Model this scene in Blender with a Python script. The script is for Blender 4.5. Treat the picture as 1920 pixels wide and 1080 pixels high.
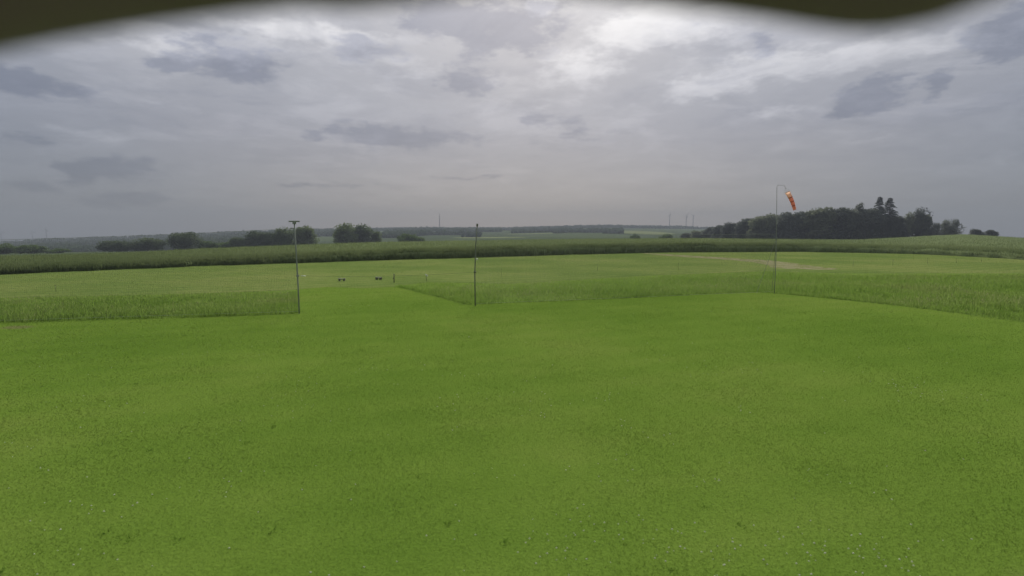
import bpy, math, random
import numpy as np
from mathutils import Vector, Matrix

sc = bpy.context.scene
for o in list(bpy.data.objects):
    bpy.data.objects.remove(o)
R = math.radians
rng = np.random.default_rng(7)
random.seed(7)

# ------------------------------------------------------------------ camera
cam_d = bpy.data.cameras.new('camera')
cam = bpy.data.objects.new('camera', cam_d)
sc.collection.objects.link(cam)
cam.location = (0, 0, 3.5)
cam.rotation_euler = (R(90 - 6.164), 0, 0)
cam_d.sensor_width = 36
cam_d.lens = 18.75
cam_d.clip_start = 0.02
cam_d.clip_end = 20000
cam_d.dof.use_dof = True
cam_d.dof.focus_distance = 35
cam_d.dof.aperture_fstop = 1.15
sc.camera = cam

# ------------------------------------------------------------------ view
sc.view_settings.view_transform = 'Standard'
sc.view_settings.look = 'None'
sc.view_settings.gamma = 1
sc.view_settings.use_curve_mapping = False
sc.view_settings.exposure = 1.65
sc.render.engine = 'CYCLES'
sc.cycles.use_denoising = True
sc.cycles.max_bounces = 6
sc.cycles.volume_bounces = 0
sc.cycles.sample_clamp_indirect = 6

# ------------------------------------------------------------------ sun
SUN_AZ, SUN_EL = R(2.2), R(27.8)
sun_dir = Vector((math.sin(SUN_AZ) * math.cos(SUN_EL), math.cos(SUN_AZ) * math.cos(SUN_EL), math.sin(SUN_EL)))
sun_d = bpy.data.lights.new('sun', 'SUN')
sun_d.energy = 1.5
sun_d.angle = R(10)
sun_d.color = (1.0, 0.95, 0.87)
sun = bpy.data.objects.new('sun', sun_d)
sc.collection.objects.link(sun)
sun.rotation_euler = sun_dir.to_track_quat('Z', 'Y').to_euler()
sun.location = (0, 60, 60)

# ------------------------------------------------------------------ world: overcast cloud over a clear-air sky
world = bpy.data.worlds.new('World')
sc.world = world
world.use_nodes = True
wt = world.node_tree
wt.nodes.clear()


class NT:
    """small node-tree helper"""
    def __init__(self, t):
        self.t = t

    def n(self, kind, **kw):
        nd = self.t.nodes.new(kind)
        for k, v in kw.items():
            setattr(nd, k, v)
        return nd

    def put(self, sock, v):
        if hasattr(v, 'is_output'):
            self.t.links.new(v, sock)
        else:
            sock.default_value = v

    def m(self, op, a, b=0.0, c=None, clamp=False):
        nd = self.n('ShaderNodeMath', operation=op, use_clamp=clamp)
        self.put(nd.inputs[0], a)
        self.put(nd.inputs[1], b)
        if c is not None:
            self.put(nd.inputs[2], c)
        return nd.outputs[0]

    def vm(self, op, a, b=(0, 0, 0)):
        nd = self.n('ShaderNodeVectorMath', operation=op)
        self.put(nd.inputs[0], a)
        self.put(nd.inputs[1], b)
        return nd.outputs['Value'] if op in ('LENGTH', 'DOT_PRODUCT') else nd.outputs[0]

    def mr(self, v, a, b, c, d, smooth=True):
        nd = self.n('ShaderNodeMapRange', interpolation_type='SMOOTHSTEP' if smooth else 'LINEAR')
        for i, x in enumerate((v, a, b, c, d)):
            self.put(nd.inputs[i], x)
        return nd.outputs[0]

    def mix(self, f, a, b, mode='MIX'):
        nd = self.n('ShaderNodeMix', data_type='RGBA', blend_type=mode)
        self.put(nd.inputs[0], f)
        self.put(nd.inputs[6], a)
        self.put(nd.inputs[7], b)
        return nd.outputs[2]

    def noise(self, vec, scale, detail=4, rough=0.55, out='Fac', dist=0.0):
        nd = self.n('ShaderNodeTexNoise')
        if vec is not None:
            self.put(nd.inputs['Vector'], vec)
        nd.inputs['Scale'].default_value = scale
        nd.inputs['Detail'].default_value = detail
        nd.inputs['Roughness'].default_value = rough
        nd.inputs['Distortion'].default_value = dist
        return nd.outputs[out]

    def ramp(self, f, stops):
        nd = self.n('ShaderNodeValToRGB')
        cr = nd.color_ramp
        while len(cr.elements) > 1:
            cr.elements.remove(cr.elements[-1])
        cr.elements[0].position = stops[0][0]
        cr.elements[0].color = (*stops[0][1], 1)
        for p, c in stops[1:]:
            e = cr.elements.new(p)
            e.color = (*c, 1)
        self.put(nd.inputs[0], f)
        return nd.outputs[0]


w = NT(wt)
tc = w.n('ShaderNodeTexCoord')
dirv = w.vm('NORMALIZE', tc.outputs['Generated'])
sep = w.n('ShaderNodeSeparateXYZ')
wt.links.new(dirv, sep.inputs[0])
dx, dy, dz = sep.outputs
az = w.m('ARCTAN2', dx, dy)
el = w.m('ARCSINE', dz)
flat = w.vm('MULTIPLY', dirv, (1, 1, 2.6))
warp = w.vm('SUBTRACT', w.noise(flat, 5.5, 3, 0.5, 'Color'), (0.5, 0.5, 0.5))
warp = w.vm('ADD', w.vm('MULTIPLY', warp, (0.11, 0.05, 0)), w.vm('MULTIPLY', w.vm('SUBTRACT', w.noise(flat, 24, 4, 0.6, 'Color'), (0.5, 0.5, 0.5)), (0.05, 0.028, 0)))
comb = w.n('ShaderNodeCombineXYZ')
w.put(comb.inputs[0], az)
w.put(comb.inputs[1], el)
ang = w.vm('ADD', comb.outputs[0], warp)
fbm = w.noise(flat, 15, 9, 0.66)
fbm2 = w.noise(w.vm('MULTIPLY', dirv, (1, 1, 4.0)), 4.5, 6, 0.55)


# clouds seen in the photograph: azimuth, elevation, half-width, half-height in degrees, strength
DARK = [(-27.0, 15.2, 4.4, 1.3, 1), (-32.4, 14.5, 1.6, 0.8, 0.8), (-14.5, 17.2, 3.8, 1.4, 0.8), (-41.0, 11.5, 3.2, 1.2, 1),
        (-0.5, 19.7, 6.5, 2.3, 1), (-5.0, 14.8, 3.3, 1.5, 0.9), (-7.9, 20.7, 3.4, 1.4, 0.9), (24.5, 16.8, 1.6, 1.3, 0.6),
        (33.5, 11.8, 2.9, 1.3, 1), (30.6, 10.7, 1.0, 0.7, 0.7), (38.2, 11.8, 0.8, 0.9, 0.8), (41.4, 14.7, 2.5, 2.0, 1.1),
        (-12.1, 9.4, 6.8, 1.2, 0.95), (-20.4, 9.0, 1.4, 0.6, 0.6), (-36.2, 5.5, 3.7, 0.9, 0.8), (-38.5, 4.5, 1.2, 0.9, 0.8),
        (-35.0, 3.1, 2.7, 1.0, 0.8), (-41.6, 3.5, 1.9, 0.6, 0.6), (-20.0, 4.5, 7.1, 0.4, 0.6), (-6.2, 5.6, 2.5, 0.4, 0.6),
        (-2.5, 5.7, 1.4, 0.3, 0.5), (-40.4, 6.8, 2.0, 0.5, 0.6), (5.6, 10.2, 5.6, 1.1, 0.5), (1.4, 11.8, 2.0, 1.4, 0.5)]
LIGHT = [(18.7, 13.5, 3.5, 0.9, 1), (-38.0, 8.0, 2.3, 0.5, 0.8), (16.5, 19.4, 7.0, 1.9, 1.2), (25.7, 11.0, 2.7, 0.7, 0.8),
         (34.0, 8.0, 2.9, 0.4, 0.6), (40.4, 5.9, 1.5, 0.3, 0.7), (42.6, 5.8, 0.9, 0.5, 0.8), (2.3, 21.5, 1.5, 0.9, 1.6),
         (-31.1, 16.1, 8.1, 1.1, 1.0), (-19.0, 18.3, 8.8, 1.1, 1.1), (31.6, 14.8, 10.5, 1.3, 1.2), (6.3, 15.8, 4.9, 2.1, 0.8),
         (2.2, 12.9, 2.8, 0.5, 0.6), (12.4, 19.1, 4.1, 1.2, 0.6), (-13.0, 16.2, 6.3, 1.0, 0.6), (22.0, 15.5, 5.7, 2.0, 0.4)]


def blobs(lst, grow):
    tot = None
    for a, e, ra, re, s in lst:
        v = w.vm('SUBTRACT', ang, (R(a), R(e), 0))
        v = w.vm('MULTIPLY', v, (1 / R(ra * grow), 1 / R(re * grow), 0))
        g = w.mr(w.vm('LENGTH', v), 0.0, 1.0, s, 0.0)
        tot = g if tot is None else w.m('ADD', tot, g)
    return tot


rough = w.m('MULTIPLY', w.m('SUBTRACT', fbm, 0.5), 2.3)
dark = w.mr(w.m('ADD', blobs(DARK, 1.85), rough), 0.22, 0.75, 0.0, 1.0)
light = w.mr(w.m('ADD', blobs(LIGHT, 1.7), rough), 0.15, 0.95, 0.0, 1.0)
# the same broken cloud layer carries on over the whole sky
pl = w.m('ADD', w.m('MAXIMUM', dz, 0.0), 0.10)
cp = w.n('ShaderNodeCombineXYZ')
w.put(cp.inputs[0], w.m('DIVIDE', dx, pl))
w.put(cp.inputs[1], w.m('DIVIDE', dy, pl))
deck = w.noise(cp.outputs[0], 1.5, 10, 0.66, 'Fac', 0.5)
deck_hi = w.noise(w.vm('ADD', cp.outputs[0], (0.07, 0.16, 4.0)), 1.5, 10, 0.66, 'Fac', 0.5)
broad = w.mr(deck, 0.46, 0.64, 0.0, 1.0)
gaps = w.mr(deck_hi, 0.54, 0.36, 0.0, 1.0)
el01 = w.mr(el, R(-4), R(90), 0.0, 1.0, False)


def el_pos(d):
    return (d + 4) / 94


base = w.ramp(el01, [(0.0, (.080, .082, .094)), (el_pos(0), (.084, .085, .097)), (el_pos(5), (.097, .098, .112)),
                     (el_pos(10), (.112, .113, .129)), (el_pos(15), (.133, .134, .147)), (el_pos(20), (.168, .168, .178)),
                     (el_pos(28), (.225, .226, .230)), (el_pos(45), (.34, .342, .348)), (1.0, (.46, .462, .468))])
dot = w.vm('DOT_PRODUCT', dirv, tuple(sun_dir))
halo = w.mr(dot, 0.55, 1.0, 0.66, 1.04, False)
warm = w.m('MULTIPLY', w.mr(dot, 0.72, 0.92, 0.0, 1.0), w.mr(el, R(1), R(13), 1.0, 0.0))
col = w.mix(w.m('MULTIPLY', warm, 0.75), base, (.120, .109, .112, 1))
sc_v = w.n('ShaderNodeCombineXYZ')
for i in range(3):
    w.put(sc_v.inputs[i], halo)
col = w.vm('MULTIPLY', col, sc_v.outputs[0])
cool = w.mr(dot, 0.62, 0.85, 1.0, 0.0)
col = w.mix(cool, col, w.vm('MULTIPLY', col, (0.95, 1.0, 1.06)))
fine = w.m('ADD', 0.93, w.m('MULTIPLY', fbm, 0.14))
fv = w.n('ShaderNodeCombineXYZ')
for i in range(3):
    w.put(fv.inputs[i], fine)
col = w.vm('MULTIPLY', col, fv.outputs[0])
hi = w.mr(el, R(2), R(12), 0.30, 1.0, False)
col = w.mix(w.m('MULTIPLY', broad, w.m('MULTIPLY', hi, 0.5)), col, w.vm('MULTIPLY', col, (0.72, 0.735, 0.79)))
col = w.mix(w.m('MULTIPLY', gaps, w.m('MULTIPLY', hi, 0.65)), col, w.vm('MULTIPLY', col, (1.34, 1.33, 1.30)))
col = w.mix(w.m('MULTIPLY', light, hi), col, w.vm('MULTIPLY', col, (1.38, 1.37, 1.33)))
col = w.mix(w.m('MULTIPLY', dark, 0.95), col, w.vm('MULTIPLY', col, (0.64, 0.66, 0.735)))
cloud10 = w.vm('MULTIPLY', col, (10, 10, 10))
sky = w.n('ShaderNodeTexSky', sky_type='NISHITA')
sky.sun_disc = False
sky.sun_elevation = SUN_EL
sky.sun_rotation = SUN_AZ
sky.dust_density = 1
final = w.mix(0.97, sky.outputs[0], cloud10)
bg = w.n('ShaderNodeBackground')
wt.links.new(final, bg.inputs[0])
bg.inputs[1].default_value = 0.1
wo = w.n('ShaderNodeOutputWorld')
wt.links.new(bg.outputs[0], wo.inputs[0])


# ------------------------------------------------------------------ materials
def mat(name):
    m = bpy.data.materials.new(name)
    m.use_nodes = True
    m.node_tree.nodes.clear()
    t = NT(m.node_tree)
    out = t.n('ShaderNodeOutputMaterial')
    return m, t, out


def plain(name, colour, rough=0.6, metal=0.0, vary=0.25, scale=8.0, bump=0.0, trans=0.0):
    m, t, out = mat(name)
    c = t.n('ShaderNodeTexCoord')
    nz = t.noise(c.outputs['Object'], scale, 5, 0.6)
    lo = tuple(x * (1 - vary) for x in colour) + (1,)
    hi_ = tuple(min(1, x * (1 + vary)) for x in colour) + (1,)
    col_ = t.mix(nz, lo, hi_)
    b = t.n('ShaderNodeBsdfPrincipled')
    t.put(b.inputs['Base Color'], col_)
    b.inputs['Roughness'].default_value = rough
    b.inputs['Metallic'].default_value = metal
    if bump:
        bn = t.n('ShaderNodeBump')
        bn.inputs['Strength'].default_value = bump
        bn.inputs['Distance'].default_value = 0.02
        t.put(bn.inputs['Height'], nz)
        t.put(b.inputs['Normal'], bn.outputs[0])
    sh = b.outputs[0]
    if trans:
        tr = t.n('ShaderNodeBsdfTranslucent')
        t.put(tr.inputs[0], col_)
        mx = t.n('ShaderNodeMixShader')
        mx.inputs[0].default_value = trans
        t.put(mx.inputs[1], sh)
        t.put(mx.inputs[2], tr.outputs[0])
        sh = mx.outputs[0]
    t.put(out.inputs[0], sh)
    return m


def leafy(name, stops, trans=0.35, patch=0.15, rough=0.65, patch2=None, up=0.0, each=0.0):
    """blades and leaves: colour by each piece's own random number and by slow patches over the ground"""
    m, t, out = mat(name)
    at = t.n('ShaderNodeAttribute', attribute_name='rnd')
    geo = t.n('ShaderNodeNewGeometry')
    nz = t.noise(geo.outputs['Position'], patch, 4, 0.6)
    f = t.m('ADD', t.m('MULTIPLY', at.outputs['Fac'], 0.55), t.m('MULTIPLY', t.mr(nz, 0.3, 0.7, 0, 1), 0.45))
    col_ = t.ramp(f, stops)
    if patch2:
        sc2, c2, lo, hi_ = patch2
        nz2 = t.noise(geo.outputs['Position'], sc2, 3, 0.5)
        col_ = t.mix(t.mr(nz2, lo, hi_, 0, 0.8), col_, (*c2, 1))
    if each:
        oi = t.n('ShaderNodeObjectInfo')
        own = t.ramp(oi.outputs['Random'], [(0.0, (1 - each, 1 - each, 1 - each * .8)), (0.5, (1, 1, 1)), (1.0, (1 + each, 1 + each, 1))])
        col_ = t.mix(1.0, col_, own, 'MULTIPLY')
    b = t.n('ShaderNodeBsdfPrincipled')
    t.put(b.inputs['Base Color'], col_)
    b.inputs['Roughness'].default_value = rough
    b.inputs['Specular IOR Level'].default_value = 0.0
    tr = t.n('ShaderNodeBsdfTranslucent')
    t.put(tr.inputs[0], col_)
    if up:
        nn = t.vm('NORMALIZE', t.vm('ADD', t.vm('MULTIPLY', geo.outputs['Normal'], (1 - up, 1 - up, 1 - up)), (0, 0, up)))
        t.put(b.inputs['Normal'], nn)
    mx = t.n('ShaderNodeMixShader')
    mx.inputs[0].default_value = trans
    t.put(mx.inputs[1], b.outputs[0])
    t.put(mx.inputs[2], tr.outputs[0])
    t.put(out.inputs[0], mx.outputs[0])
    return m


def turf(name, c_lo, c_mid, c_hi, stripe=0.0, sdir=(0.3, 1.0), soil=None):
    m, t, out = mat(name)
    geo = t.n('ShaderNodeNewGeometry')
    p = geo.outputs['Position']
    n1 = t.mr(t.noise(p, 0.09, 4, 0.6), 0.3, 0.7, 0, 1, False)
    n2 = t.noise(p, 1.3, 5, 0.65)
    n3 = t.noise(p, 22, 4, 0.7)
    f = t.m('ADD', t.m('MULTIPLY', n1, 0.5), t.m('ADD', t.m('MULTIPLY', n2, 0.25), t.m('MULTIPLY', n3, 0.25)))
    if stripe:
        d = t.vm('DOT_PRODUCT', p, (sdir[0], sdir[1], 0))
        s = t.m('SINE', t.m('ADD', t.m('MULTIPLY', d, 4.2), t.m('MULTIPLY', n1, 3.0)))
        f = t.m('ADD', f, t.m('MULTIPLY', s, stripe))
    col_ = t.ramp(f, [(0.32, c_lo), (0.5, c_mid), (0.68, c_hi)])
    if soil:
        for (x, y, r) in soil:
            v = t.vm('SUBTRACT', p, (x, y, 0))
            dd = t.m('ADD', t.vm('LENGTH', t.vm('MULTIPLY', v, (1 / r, 1.6 / r, 0))), t.m('MULTIPLY', t.m('SUBTRACT', n2, 0.5), 1.6))
            col_ = t.mix(t.mr(dd, 0.4, 1.1, 0.75, 0.0), col_, (.13, .125, .055, 1))
    b = t.n('ShaderNodeBsdfPrincipled')
    t.put(b.inputs['Base Color'], col_)
    b.inputs['Roughness'].default_value = 0.9
    b.inputs['Specular IOR Level'].default_value = 0.0
    bn = t.n('ShaderNodeBump')
    bn.inputs['Strength'].default_value = 0.6
    bn.inputs['Distance'].default_value = 0.03
    t.put(bn.inputs['Height'], n3)
    t.put(b.inputs['Normal'], bn.outputs[0])
    t.put(out.inputs[0], b.outputs[0])
    return m


M = {}
M['lawn'] = turf('lawn_turf', (.088, .149, .020), (.107, .169, .025), (.128, .182, .032), 0.03, (-0.33, 0.94), [(-18, 19.1, 0.7), (5.6, 4.9, 0.6)])
M['runway'] = turf('runway_turf', (.100, .145, .036), (.126, .168, .044), (.158, .188, .056), 0.06, (-0.5, 0.86))
M['blade'] = leafy('lawn_blade', [(0.0, (.084, .146, .020)), (0.45, (.106, .167, .024)), (0.8, (.126, .180, .031)), (1.0, (.19, .205, .07))], 0.42, 0.09, up=0.8)
M['run_blade'] = leafy('runway_blade', [(0.0, (.098, .142, .034)), (0.6, (.128, .170, .042)), (1.0, (.19, .205, .07))], 0.2, 0.16, up=0.8)
M['tall'] = leafy('tall_grass', [(0.0, (.130, .225, .034)), (0.45, (.155, .245, .044)), (0.8, (.185, .255, .065)), (1.0, (.25, .26, .12))], 0.55, 0.22, 0.7,
                  (0.14, (.21, .21, .09), 0.55, 0.85), up=0.75)
M['crop'] = leafy('crop_leaf', [(0.0, (.112, .150, .060)), (0.5, (.140, .178, .075)), (1.0, (.175, .205, .092))], 0.45, 0.05, up=0.7)
M['crop_body'] = leafy('crop_mass', [(0.0, (.105, .135, .058)), (1.0, (.13, .155, .07))], 0.0, 0.6)
M['leaf'] = leafy('tree_leaf', [(0.0, (.075, .10, .052)), (0.6, (.10, .13, .066)), (1.0, (.13, .16, .085))], 0.45, 0.2, up=0.65, each=0.3)
M['leaf_dark'] = leafy('wood_leaf', [(0.0, (.09, .105, .085)), (0.6, (.115, .13, .102)), (1.0, (.14, .155, .12))], 0.45, 0.2, up=0.7, each=0.35)
M['leaf_bright'] = leafy('bush_leaf', [(0.0, (.070, .105, .032)), (0.6, (.095, .14, .042)), (1.0, (.12, .16, .055))], 0.35, 0.2, up=0.4)
M['needle'] = leafy('spruce_needle', [(0.0, (.065, .082, .066)), (1.0, (.10, .118, .092))], 0.3, 0.3, up=0.6)
M['bark'] = plain('bark', (.07, .055, .042), 0.9, 0, 0.4, 5, 0.5)
M['weed'] = leafy('weed_leaf', [(0.0, (.075, .14, .018)), (1.0, (.10, .18, .022))], 0.4, 1.0, up=0.7)
M['clover'] = plain('clover_white', (.50, .50, .40), 0.8, 0, 0.25, 40)
M['steel'] = plain('weathered_steel', (.20, .215, .18), 0.85, 0.0, 0.3, 9, 0.2)
M['wood_pole'] = plain('grey_wood', (.14, .15, .11), 0.85, 0, 0.35, 14, 0.4)
M['net'] = plain('net_twine', (.05, .065, .045), 0.85, 0, 0.2, 4)
M['rope'] = plain('pale_rope', (.34, .34, .30), 0.85, 0, 0.3, 12)
M['dark_wood'] = plain('dark_wood', (.10, .108, .055), 0.8, 0, 0.3, 12, 0.3)
M['pale_board'] = plain('pale_board', (.20, .21, .13), 0.7, 0, 0.2, 10)
M['white'] = plain('white_plastic', (.55, .56, .48), 0.5, 0, 0.12, 10)
M['soil'] = None
M['orange'] = plain('orange_cloth', (.80, .34, .24), 0.8, 0, 0.15, 6, 0.1, 0.45)
M['orange_pale'] = plain('faded_orange_cloth', (.85, .56, .42), 0.8, 0, 0.15, 6, 0.1, 0.45)
M['stripe'] = plain('dark_band', (.42, .14, .10), 0.8, 0, 0.2, 8, 0.0, 0.25)
M['hut_wall'] = plain('stained_boards', (.10, .07, .045), 0.85, 0, 0.3, 6, 0.3)  # boards of the unseen walls added behind the viewpoint
M['mast'] = plain('mast_paint', (.12, .11, .11), 0.6, 0.2, 0.15, 0.2)
M['turbine'] = plain('turbine_paint', (.11, .11, .12), 0.5, 0, 0.08, 0.1)
M['eave'] = plain('roofing_felt', (.22, .175, .34), 0.95, 0, 0.3, 7, 0.3)
M['far_wood'] = leafy('far_wood_canopy', [(0.0, (.020, .032, .016)), (0.6, (.032, .046, .022)), (1.0, (.048, .062, .030))], 0.0, 0.003)

# soil of the worn track: bare earth broken by thin grass
m_, t_, o_ = mat('worn_track')
g_ = t_.n('ShaderNodeNewGeometry')
k1 = t_.noise(g_.outputs['Position'], 0.9, 6, 0.7)
k2 = t_.noise(g_.outputs['Position'], 7, 4, 0.6)
cc = t_.mix(t_.mr(k1, 0.40, 0.54, 0, 1), (.125, .145, .042, 1), t_.mix(k2, (.17, .16, .085, 1), (.27, .245, .15, 1)))
bb = t_.n('ShaderNodeBsdfPrincipled')
t_.put(bb.inputs['Base Color'], cc)
bb.inputs['Roughness'].default_value = 0.95
bb.inputs['Specular IOR Level'].default_value = 0.0
t_.put(o_.inputs[0], bb.outputs[0])
M['soil'] = m_

# open country: parcels of field in slightly different greens
m_, t_, o_ = mat('open_country')
g_ = t_.n('ShaderNodeNewGeometry')
pos = g_.outputs['Position']
vo = t_.n('ShaderNodeTexVoronoi')
vo.inputs['Scale'].default_value = 0.0056
t_.put(vo.inputs['Vector'], t_.vm('MULTIPLY', pos, (1.0, 0.55, 0)))
sv = t_.n('ShaderNodeSeparateColor')
t_.put(sv.inputs[0], vo.outputs['Color'])
kn = t_.noise(pos, 0.3, 5, 0.6)
fld = t_.ramp(sv.outputs[0], [(0.0, (.045, .062, .030)), (0.4, (.058, .078, .034)), (0.75, (.072, .095, .040)), (1.0, (.05, .07, .032))])
fld = t_.mix(t_.m('MULTIPLY', kn, 0.5), fld, (.055, .075, .034, 1))
# the few pale fields one can make out
for fx, fy, ra, rb in ((300, 1240, 60, 165), (-38, 925, 65, 45), (75, 1250, 95, 45), (-165, 625, 30, 80), (-45, 480, 40, 60)):
    dv = t_.vm('LENGTH', t_.vm('MULTIPLY', t_.vm('SUBTRACT', pos, (fx, fy, 0)), (1 / ra, 1 / rb, 0)))
    fld = t_.mix(t_.mr(dv, 0.9, 1.05, 0.9, 0.0), fld, (.155, .175, .07, 1))
rr = t_.vm('LENGTH', pos)
near = t_.mix(kn, (.11, .175, .028, 1), (.135, .19, .04, 1))
cc = t_.mix(t_.mr(rr, 70, 140, 0, 1), near, fld)
bb = t_.n('ShaderNodeBsdfPrincipled')
t_.put(bb.inputs['Base Color'], cc)
bb.inputs['Roughness'].default_value = 0.95
bb.inputs['Specular IOR Level'].default_value = 0.0
t_.put(o_.inputs[0], bb.outputs[0])
M['country'] = m_


# ------------------------------------------------------------------ mesh helpers
def link(o, parent=None):
    sc.collection.objects.link(o)
    if parent is not None:
        o.parent = parent
    return o


def mesh_np(name, verts, faces, rnd=None, smooth=False):
    """verts (N,3), faces (F,k) arrays -> mesh"""
    verts = np.asarray(verts, dtype=np.float32)
    faces = np.asarray(faces, dtype=np.int32)
    me = bpy.data.meshes.new(name)
    F, k = faces.shape
    me.vertices.add(len(verts))
    me.vertices.foreach_set('co', verts.ravel())
    me.loops.add(F * k)
    me.loops.foreach_set('vertex_index', faces.ravel())
    me.polygons.add(F)
    me.polygons.foreach_set('loop_start', np.arange(F, dtype=np.int32) * k)
    me.polygons.foreach_set('loop_total', np.full(F, k, dtype=np.int32))
    if smooth:
        me.polygons.foreach_set('use_smooth', np.ones(F, dtype=bool))
    if rnd is not None:
        a = me.attributes.new('rnd', 'FLOAT', 'POINT')
        a.data.foreach_set('value', np.asarray(rnd, dtype=np.float32))
    me.update()
    return me


def add(name, me, material, parent=None):
    o = bpy.data.objects.new(name, me)
    if material is not None and not me.materials:
        me.materials.append(material)
    return link(o, parent)


def tag(o, label, cat=None, group=None, kind=None):
    if label:
        o['label'] = label
    if cat:
        o['category'] = cat
    if group:
        o['group'] = group
    if kind:
        o['kind'] = kind
    return o


def empty(name, loc, rz=0.0):
    o = bpy.data.objects.new(name, None)
    o.empty_display_size = 0.2
    o.location = loc
    o.rotation_euler = (0, 0, rz)
    return link(o)


class MB:
    """collects tubes, boxes and lathes into one mesh"""
    def __init__(self):
        self.v, self.f = [], []

    def tube(self, pts, rads, n=8, cap=True):
        pts = [Vector(p) for p in pts]
        base = len(self.v)
        prev = None
        for i, p in enumerate(pts):
            a = pts[max(0, i - 1)]
            b = pts[min(len(pts) - 1, i + 1)]
            d = (b - a).normalized()
            if prev is None:
                u = d.orthogonal().normalized()
            else:
                u = (prev - d * prev.dot(d)).normalized()
            prev = u
            q = d.cross(u)
            r = rads[i] if hasattr(rads, '__len__') else rads
            for k in range(n):
                an = 2 * math.pi * k / n
                self.v.append(p + (u * math.cos(an) + q * math.sin(an)) * r)
        for i in range(len(pts) - 1):
            for k in range(n):
                a0 = base + i * n + k
                a1 = base + i * n + (k + 1) % n
                self.f.append((a0, a1, a1 + n, a0 + n))
        if cap:
            self.f.append(tuple(base + k for k in range(n))[::-1])
            self.f.append(tuple(base + (len(pts) - 1) * n + k for k in range(n)))
        return self

    def box(self, c, s, rot=None):
        c = Vector(c)
        base = len(self.v)
        for z in (-1, 1):
            for x, y in ((-1, -1), (1, -1), (1, 1), (-1, 1)):
                p = Vector((x * s[0] / 2, y * s[1] / 2, z * s[2] / 2))
                if rot is not None:
                    p = rot @ p
                self.v.append(c + p)
        for q in ((3, 2, 1, 0), (4, 5, 6, 7), (0, 1, 5, 4), (1, 2, 6, 5), (2, 3, 7, 6), (3, 0, 4, 7)):
            self.f.append(tuple(base + i for i in q))
        return self

    def mesh(self, name, smooth=False):
        me = bpy.data.meshes.new(name)
        me.from_pydata([tuple(v) for v in self.v], [], self.f)
        if smooth:
            for p in me.polygons:
                p.use_smooth = True
        me.update()
        return me

    def build(self, name, material, parent=None, smooth=False):
        return add(name, self.mesh(name, smooth), material, parent)


def blades(pts, h, wid, lean, seg=1, droop=0.0):
    """thin tapering blades rooted at pts; returns verts, tri faces, rnd"""
    n = len(pts)
    h = np.broadcast_to(h, n)
    wid = np.broadcast_to(wid, n)
    a = rng.uniform(0, 2 * np.pi, n)
    side = np.stack([np.cos(a), np.sin(a), np.zeros(n)], 1) * (wid / 2)[:, None]
    la = rng.uniform(0, 2 * np.pi, n)
    lm = np.abs(rng.normal(0, 1, n)) * lean * h
    off = np.stack([np.cos(la) * lm, np.sin(la) * lm, h], 1)
    r = rng.uniform(0, 1, n)
    if seg == 1:
        v = np.stack([pts - side, pts + side, pts + off], 1).reshape(-1, 3)
        f = np.arange(n * 3).reshape(n, 3)
        return v, f, np.repeat(r, 3)
    mid = pts + off * np.array([0.35, 0.35, 0.6])
    tip = pts + off - np.stack([np.zeros(n), np.zeros(n), h * droop], 1)
    v = np.stack([pts - side, pts + side, mid - side * .8, mid + side * .8, tip], 1).reshape(-1, 3)
    b = np.arange(n)[:, None] * 5
    f = np.concatenate([b + np.array([[0, 1, 3]]), b + np.array([[0, 3, 2]]), b + np.array([[2, 3, 4]])], 0)
    return v, f, np.repeat(r, 5)


def in_poly(x, y, poly):
    poly = np.asarray(poly)
    c = np.zeros(len(x), bool)
    j = len(poly) - 1
    for i in range(len(poly)):
        xi, yi = poly[i]
        xj, yj = poly[j]
        c ^= ((yi > y) != (yj > y)) & (x < (xj - xi) * (y - yi) / (yj - yi + 1e-12) + xi)
        j = i
    return c


def vnoise(x, y, s, seed=0):
    """cheap smooth noise, about -1..1"""
    r = np.random.default_rng(seed)
    t = np.zeros_like(x, dtype=float)
    for k in range(7):
        a = r.uniform(0, 2 * np.pi)
        fr = s * r.uniform(0.5, 2.2)
        t += np.sin((x * np.cos(a) + y * np.sin(a)) * fr + r.uniform(0, 6.3))
    return t / 3.2


def sheet(name, poly, z, material, label=None):
    me = bpy.data.meshes.new(name)
    me.from_pydata([(x, y, z) for x, y in poly], [], [tuple(range(len(poly)))])
    me.update()
    if me.polygons[0].normal.z < 0:
        me.flip_normals()
    o = add(name, me, material)
    tag(o, label, None, None, 'structure')
    return o


# ------------------------------------------------------------------ the lie of the land
T_ = np.array
t_front = T_([-1.25, -0.963, -0.681, -0.400, -0.070, 0.170, 0.290, 0.539, 0.739, 0.960, 1.25])
d_front = T_([36.0, 42.28, 49.49, 57.67, 69.05, 80.1, 85.98, 88.14, 80.1, 64.0, 52.0])
h_front = T_([0.80, 0.82, 0.86, 1.10, 1.46, 1.55, 1.62, 1.48, 1.14, 1.02, 0.95])
t_back = T_([-1.25, -0.96, -0.83, -0.71, -0.56, -0.40, -0.26, -0.07, 0.14, 0.34, 0.54, 0.64, 0.74, 0.84, 0.90, 0.96, 1.25])
d_back = T_([60., 65, 72, 80, 92, 104, 112, 120, 132, 144, 152, 160, 190, 225, 215, 200, 170])
z_back = T_([.55, .57, .42, .39, .66, .91, 1.27, 1.47, 1.66, 1.64, 1.23, .96, 1.40, 2.17, 1.57, .92, 0.0])
t_hedge = T_([-1.0, -0.6, -0.4, -0.25, 0.0, 0.3, 0.45, 0.6, 0.8, 1.0])
z_hedge = T_([-14., -11, -10, -9, -8, -6, -3.5, -2, -1.0, -5])
t_val = T_([-1.0, -0.6, -0.4, -0.2, 0.0, 0.3, 0.5, 1.0])
z_val = 3.5 + 0.5 * (T_([-70., -52, -38, -29, -26, -22, -26, -60]) - 3.5)
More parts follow.
